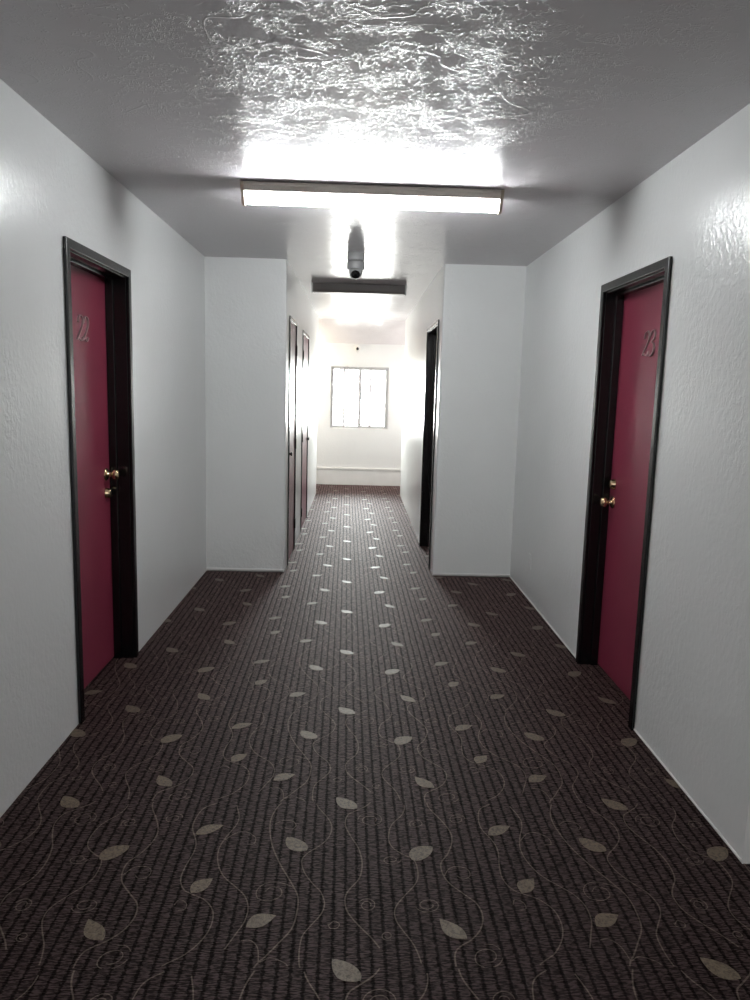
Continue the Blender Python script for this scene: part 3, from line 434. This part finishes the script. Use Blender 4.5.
# ------------------------------------------------------------------ windows
def pane_window(name, loc, rz, w, h, label, split=True):
    """origin at the bottom centre of the opening's inner face; local +y goes outside"""
    root = empty(name, loc, rz, label=label, cat='window', kind='structure')
    f = .018; d0, d1 = .05, .10
    bm = bmesh.new()
    add_box(bm, -w/2, -w/2+f, d0, d1, 0, h); add_box(bm, w/2-f, w/2, d0, d1, 0, h)
    add_box(bm, -w/2+f, w/2-f, d0, d1, 0, f); add_box(bm, -w/2+f, w/2-f, d0, d1, h-f, h)
    obj('window_frame', bm, M_ALU, root, bevel=.003)
    for k, (a, b, y0, y1, s, mun) in enumerate(((-w/2+f, .035, .078, .094, .030, -.245), (-.022, w/2-f, .056, .072, .036, .172))):
        bm = bmesh.new()
        z0, z1 = f, h-f
        add_box(bm, a, a+s, y0, y1, z0, z1); add_box(bm, b-s, b, y0, y1, z0, z1)
        add_box(bm, a+s, b-s, y0, y1, z0, z0+s); add_box(bm, a+s, b-s, y0, y1, z1-s, z1)
        add_box(bm, mun-.018, mun+.018, y0+.002, y1-.002, z0+s, z1-s)
        sash = obj('sash', bm, M_ALU, root, bevel=.002)
        for g0, g1 in ((a+s, mun-.018), (mun+.018, b-s)):
            bm = bmesh.new(); ym = (y0+y1)/2
            add_box(bm, g0, g1, ym-.002, ym+.002, z0+s, z1-s)
            obj('glass_pane', bm, M_GLASS, sash)
    bm = bmesh.new(); add_box(bm, -w/2, w/2, .012, d0, -.0, .012)
    obj('window_sill', bm, M_TRIM, root, bevel=.003)
    return root
pane_window('window_1', ((WX0+WX1)/2, YF, WZ0), 0, WX1-WX0, WZ1-WZ0, 'bright sliding window in the far wall of the corridor')

# ------------------------------------------------------------------ doors
def knob_shape(bm, x, y, z, s=1.0):
    add_lathe(bm, [(0, .034*s), (.004, .034*s), (.009, .028*s), (.010, .013*s), (.030, .0115*s), (.036, .016*s), (.042, .0245*s), (.052, .0285*s), (.062, .0265*s), (.068, .020*s), (.0695, .010*s), (.0695, 0)], (x, y, z), (1, 0, 0))
def bolt_shape(bm, x, y, z):
    add_lathe(bm, [(0, .031), (.003, .031), (.016, .024), (.024, .0235), (.026, .020), (.026, 0)], (x, y, z), (1, 0, 0))
def swash_two(cx, h):
    w = h*.62
    return [(-.42*w+cx, .72*h), (-.30*w+cx, .93*h), (.05*w+cx, 1.0*h), (.36*w+cx, .86*h), (.36*w+cx, .64*h), (.10*w+cx, .40*h), (-.22*w+cx, .18*h), (-.46*w+cx, .04*h), (-.20*w+cx, .10*h), (.12*w+cx, .02*h), (.36*w+cx, .03*h), (.50*w+cx, .16*h)]
def swash_three(cx, h):
    w = h*.58
    return [(-.40*w+cx, .80*h), (-.18*w+cx, .97*h), (.16*w+cx, .99*h), (.38*w+cx, .84*h), (.30*w+cx, .64*h), (-.02*w+cx, .54*h), (.34*w+cx, .44*h), (.46*w+cx, .24*h), (.28*w+cx, .04*h), (-.06*w+cx, -.03*h), (-.38*w+cx, .06*h), (-.46*w+cx, .20*h)]
def digit_mesh(bm, pts, x, y0, z0, slant):
    """flat metal numeral: a ribbon swept along the strokes, thick in the middle of a stroke"""
    P = catmull([(p[0] + slant*p[1], p[1], 0) for p in pts], 6)
    prev = None; n = len(P)
    for i, p in enumerate(P):
        a, b = P[max(i-1, 0)], P[min(i+1, n-1)]
        d = (b-a).normalized(); nn = Vector((-d.y, d.x, 0))
        w = .0026 + .0042*abs(d.y)                 # calligraphic: heavy downstrokes
        L, R = p + nn*w, p - nn*w
        ring = [bm.verts.new((x + hx, y0 + q.x, z0 + q.y)) for q, hx in ((L, 0), (L*.75+R*.25, .007), (R*.75+L*.25, .007), (R, 0))]
        if prev:
            for k in range(4): bm.faces.new((prev[k], prev[(k+1) % 4], ring[(k+1) % 4], ring[k]))
        else: bm.faces.new(ring)
        prev = ring
    bm.faces.new(prev[::-1])

def door(name, wall_x, sgn, span, label, cas=CAS, proud=.016, recess=.105, stop=True, digits=None, latch=+1,
         knob=None, bolt=None, num=None, pull=None, hinge=None, width_floor=0.0):
    """local +x points into the hall, local +y is the viewer's right"""
    w = span[1]-span[0]; c = (span[0]+span[1])/2
    root = empty(name, (wall_x, c, 0), 0 if sgn > 0 else PI, label=label, cat='door', kind='structure')
    o = w/2; i = o - cas; zt = TOP; zi = TOP - cas
    # casing: an inverted U with a raised outer band
    bm = bmesh.new()
    def U(o, i, zt, zi, x0, x1):
        pts = [(-o, 0), (-i, 0), (-i, zi), (i, zi), (i, 0), (o, 0), (o, zt), (-o, zt)]
        A = [bm.verts.new((x0, *p)) for p in pts]; B = [bm.verts.new((x1, *p)) for p in pts]
        quads = [(0, 1, 2, 7), (2, 3, 6, 7), (3, 4, 5, 6)]
        for q in quads:
            bm.faces.new([A[k] for k in q]); bm.faces.new([B[k] for k in q][::-1])
        for k in range(8):
            l = (k+1) % 8
            bm.faces.new((A[k], B[k], B[l], A[l]))
    U(o, i, zt, zi, 0, proud)
    obj('casing', bm, M_BLACK, root, bevel=min(.004, proud*.35))
    # jamb lining the reveal, with a stop in front of the door
    j = .0115; bm = bmesh.new(); st = .006 if stop else .0
    U(i+j, i-st, zi+j, zi-st, -recess-.03, 0.0005)
    obj('jamb', bm, M_BLACK, root, bevel=.002)
    if stop:
        bm = bmesh.new(); s = .013
        U(i-st-.0003, i-st-s, zi-st-.0003, zi-st-s, -recess+.001, -recess+.042)
        obj('door_stop', bm, M_BLACK, root, bevel=.003)
    # slab
    bm = bmesh.new()
    add_box(bm, -recess-.042, -recess, -i+.004, i-.004, .010, zi-.004)
    slab = obj('door_panel', bm, M_RED, root, bevel=.002)
    x = -recess
    ly = latch*(i - .070)
    if knob:
        bm = bmesh.new(); knob_shape(bm, x, ly, knob)
        tag(obj('knob', bm, M_BRASS, root), 'round polished brass knob')
    if bolt:
        bm = bmesh.new(); bolt_shape(bm, x, ly, bolt)
        b = tag(obj('deadbolt', bm, M_BRASS, root), 'short polished brass deadbolt')
        bm = bmesh.new(); add_box(bm, x+.026, x+.0275, ly-.0015, ly+.0015, bolt-.006, bolt+.006)
        obj('keyhole', bm, M_DARKMETAL, b)
    if digits:
        y0, z0, hgt, step = num
        for k, dch in enumerate(digits):
            pts = swash_two(0, hgt) if dch == '2' else swash_three(0, hgt)
            bm = bmesh.new(); digit_mesh(bm, pts, x, y0 + k*step, z0, .16)
            tag(obj('numeral', bm, M_NUM, root), 'swashed metal numeral ' + dch)
    if pull:
        for py, pz in pull:
            bm = bmesh.new()
            add_lathe(bm, [(0, .020), (.003, .020), (.005, .009), (.014, .008), (.018, .017), (.026, .018), (.030, .012), (.030, 0)], (x, py, pz), (1, 0, 0), 20)
            tag(obj('knob', bm, M_DARKMETAL, root), 'small dark knob')
    if hinge:
        for hy, hz in hinge:
            bm = bmesh.new()
            add_lathe(bm, [(0, .010), (.09, .010)], (.006 if not stop else x+.004, hy, hz-.045), (0, 0, 1), 14)
            obj('hinge', bm, M_DARKMETAL, root)
    return root
door('door_1', XL, 1, D_L, 'red door numbered 22 in black frame on the left wall', digits='22', latch=1, knob=1.035, bolt=.935, num=(.002, 1.708, .118, .074))
door('door_2', XR, -1, D_R, 'red door numbered 23 in black frame on the right wall', digits='23', recess=.095, latch=-1, knob=.945, bolt=1.045, num=(-.030, 1.712, .118, .070))
door('door_3', CL, 1, D_C1, 'nearer red closet door on the corridor left wall', cas=CASC, proud=.010, recess=.001, stop=False,
     pull=[(-.27, .955)], hinge=[(.318, 1.0), (.318, .25), (.318, 1.85)])
door('door_4', CL, 1, D_C2, 'farther red closet door on the corridor left wall', cas=CASC, proud=.009, recess=.001, stop=False,
     pull=[(.36, .94)], hinge=[(-.436, .21), (-.436, 1.0), (-.436, 1.85)])
door('door_5', CR, -1, D_C3, 'recessed door in black frame on the corridor right wall', cas=CASC, proud=.012, recess=.105, stop=True, latch=-1)

# ------------------------------------------------------------------ ceiling fixtures
def strip_light(name, x0, x1, y, lit, label, depth, hgt, drop):
    cx = (x0+x1)/2; L = x1-x0
    root = empty(name, (cx, y, H), 0, label=label, cat='ceiling light')
    M_H = M_WHITE_ENAMEL if lit else M_TAUPE
    a, b = depth/2, depth/2*.86
    bm = bmesh.new()
    add_prism(bm, [(-a, -.004), (a, -.004), (a, -hgt*.45), (b, -hgt), (-b, -hgt), (-a, -hgt*.45)] if lit else [(-a, -.004), (a, -.004), (a, -drop*.75), (b, -drop), (-b, -drop), (-a, -drop*.75)], 'x', -L/2+.012, L/2-.012)
    obj('housing', bm, M_H, root, bevel=.003)
    bm = bmesh.new(); add_lathe(bm, [(0, .045), (.006, .045)], (0, 0, -.006), (0, 0, 1), 24)
    obj('mounting_plate', bm, M_DARKMETAL, root)
    r = .026 if lit else .019
    zc = -drop + r
    for s in (-1, 1):
        bm = bmesh.new()
        xa, xb = sorted((s*(L/2-.012), s*(L/2+.004)))
        # socket: a plate that follows the housing and rounds under the tube
        n = 10; pts = [(-a-.002, -.004), (-a-.002, -hgt*.5)]
        for k in range(n+1):
            t = PI*k/n
            pts.append((-(r+.010)*math.cos(t), zc - (r+.008)*math.sin(t)))
        pts += [(a+.002, -hgt*.5), (a+.002, -.004)]
        add_prism(bm, pts, 'x', xa, xb)
        e = obj('end_cap', bm, M_SOCKET if lit else M_PLASTIC_W, root, bevel=.002)
    if not lit: return root
    bm = bmesh.new()
    add_lathe(bm, [(0, r*.5), (.004, r*.85), (.012, r), (L-.036, r), (L-.028, r*.85), (L-.024, r*.5)], (-L/2+.012, 0, zc), (1, 0, 0), 24)
    obj('tube', bm, M_TUBE if lit else M_TAUPE, root)
    return root
strip_light('strip_light', -.590, .694, 3.90, True, 'lit fluorescent strip light across the hall ceiling', .135, .046, .097)
strip_light('strip_light', -.455, .440, 7.34, False, 'unlit dark grey strip light across the corridor ceiling', .105, .060, .088)

# ------------------------------------------------------------------ security cameras
def security_camera(loc, label, axis_pitch, big=True, wall=False):
    root = empty('security_camera', loc, 0, label=label, cat='camera', group=None)
    if not wall:
        bm = bmesh.new(); add_lathe(bm, [(0, .060), (.002, .064), (.050, .064), (.056, .060), (.060, .052)], (0, 0, 0), (0, 0, -1), 32)
        obj('mount_base', bm, M_PLASTIC, root)
        bm = bmesh.new(); add_lathe(bm, [(.060, .050), (.063, .062), (.070, .0655), (.112, .0655), (.120, .062), (.123, .054)], (0, 0, 0), (0, 0, -1), 32)
        obj('collar', bm, M_PLASTIC, root)
        c = Vector((0, -.004, -.135)); R = .052
        d = Vector((0, -math.cos(axis_pitch), -math.sin(axis_pitch)))
    else:
        bm = bmesh.new(); add_lathe(bm, [(0, .052), (.004, .055), (.028, .053), (.034, .045)], (0, 0, 0), (0, -1, 0), 28)
        obj('mount_base', bm, M_PLASTIC_W, root)
        c = Vector((0, -.044, 0)); R = .040
        d = Vector((0, -math.cos(axis_pitch), -math.sin(axis_pitch)))
    bm = bmesh.new()
    prof = [(-R, 0)] + [(-R*math.cos(t), R*math.sin(t)) for t in [PI*k/14 for k in range(1, 11)]] + [(R*.86, R*.50)]
    add_lathe(bm, prof, c, d, 32)
    ball = obj('eyeball', bm, M_PLASTIC if not wall else M_PLASTIC_W, root)
    bm = bmesh.new()
    k = .62 if not wall else .55
    add_lathe(bm, [(R*.80, R*k), (R*.90, R*k), (R*.95, R*k*.85), (R*.97, R*.30), (R*1.0, R*.26), (R*1.02, 0)], c, d, 28)
    obj('lens', bm, M_LENS, ball)
    return root
security_camera((-.034, 5.70, H), 'grey dome security camera hanging from the ceiling at corridor mouth', math.radians(32))
security_camera((-.016, YF, 2.150), 'small white security camera on the far wall above the window', math.radians(15), wall=True)

# ------------------------------------------------------------------ outlet on the right wall
root = empty('wall_outlet', (XR, 5.37, .29), 0, label='white painted outlet plate low on the right wall near the corner', cat='outlet')
bm = bmesh.new(); add_box(bm, -.006, 0, -.036, .036, -.058, .058)
obj('cover_plate', bm, M_WALL, root, bevel=.003)
for dz in (-.02, .02):
    bm = bmesh.new(); add_box(bm, -.008, -.006, -.016, .016, dz-.013, dz+.013)
    obj('socket', bm, M_WALL, root, bevel=.002)

# ------------------------------------------------------------------ light
SKY = 60.0
w = bpy.data.worlds.new('sky'); scene.world = w; w.use_nodes = True
nt = w.node_tree; bg = nt.nodes['Background']
tc = node(nt, 'ShaderNodeTexCoord'); sp = node(nt, 'ShaderNodeSeparateXYZ')
link(nt, tc.outputs['Generated'], sp.inputs[0])
rp = ramp(nt, math_node(nt, 'MULTIPLY_ADD', sp.outputs['Z'], .5, .5), [(.42, (.70, .68, .66)), (.52, (1, 1, .98)), (.9, (.92, .97, 1))])
link(nt, rp, bg.inputs['Color']); bg.inputs['Strength'].default_value = SKY
def portal(name, loc, rot, sx, sy):
    l = bpy.data.lights.new(name, 'AREA'); l.shape = 'RECTANGLE'; l.size = sx; l.size_y = sy
    l.cycles.is_portal = True
    o = bpy.data.objects.new(name, l); COL.objects.link(o); o.location = loc; o.rotation_euler = rot
portal('window_portal', ((WX0+WX1)/2, YF+.19, (WZ0+WZ1)/2), (-PI/2, 0, 0), WX1-WX0, WZ1-WZ0)
def lamp(name, loc, energy, color, r):
    l = bpy.data.lights.new(name, 'POINT'); l.energy = energy; l.color = color; l.shadow_soft_size = r
    o = bpy.data.objects.new(name, l); COL.objects.link(o); o.location = loc
l = bpy.data.lights.new('hall_fill_light', 'AREA'); l.shape = 'RECTANGLE'; l.size = 1.25; l.size_y = .12; l.energy = 32; l.color = (1, .985, .96)
o = bpy.data.objects.new('hall_fill_light', l); COL.objects.link(o); o.location = (.05, -1.0, H-.06)     # fill light added behind the photographer to lift the near walls
lamp('unseen_cross_hall_light', (-.98, 11.70, 2.08), 13, (1, .80, .52), .06)
lamp('unseen_cross_hall_light', (1.45, 11.30, 1.55), 19, (1, .89, .85), .10)  # added unseen fill, brightens the cross hall from the right
lamp('unseen_cross_hall_light', (-1.55, 11.25, 1.55), 14, (1, .88, .83), .10)  # second added fill, out of view on the left side

# ------------------------------------------------------------------ camera
F_PX, PITCH, YAW, ROLL, HC = 747.27, -.146, .027, -.0269, 1.5134
cy, sy, cp, sp_ = math.cos(YAW), math.sin(YAW), math.cos(PITCH), math.sin(PITCH)
Fv = Vector((sy*cp, cy*cp, sp_)); U0 = Vector((-sy*sp_, -cy*sp_, cp)); R0 = Vector((cy, -sy, 0))
cr, sr = math.cos(ROLL), math.sin(ROLL)
Rv = R0*cr - U0*sr; Uv = R0*sr + U0*cr
cam = bpy.data.cameras.new('camera'); cam.sensor_width = 36; cam.sensor_height = 36; cam.lens = F_PX/1000*36
cam.clip_start = .05; cam.clip_end = 200
co = bpy.data.objects.new('camera', cam); COL.objects.link(co)
co.matrix_world = Matrix(((Rv.x, Uv.x, -Fv.x, 0), (Rv.y, Uv.y, -Fv.y, 0), (Rv.z, Uv.z, -Fv.z, HC), (0, 0, 0, 1)))
scene.camera = co
vs = scene.view_settings
scene.display_settings.display_device = 'sRGB'
vs.view_transform = 'Standard'; vs.look = 'None'; vs.gamma = 1; vs.use_curve_mapping = False
vs.exposure = 0.5
cyc = scene.cycles
cyc.use_denoising = True; cyc.max_bounces = 10; cyc.diffuse_bounces = 6; cyc.glossy_bounces = 4
cyc.transparent_max_bounces = 8; cyc.sample_clamp_indirect = 6; cyc.caustics_reflective = False; cyc.caustics_refractive = False
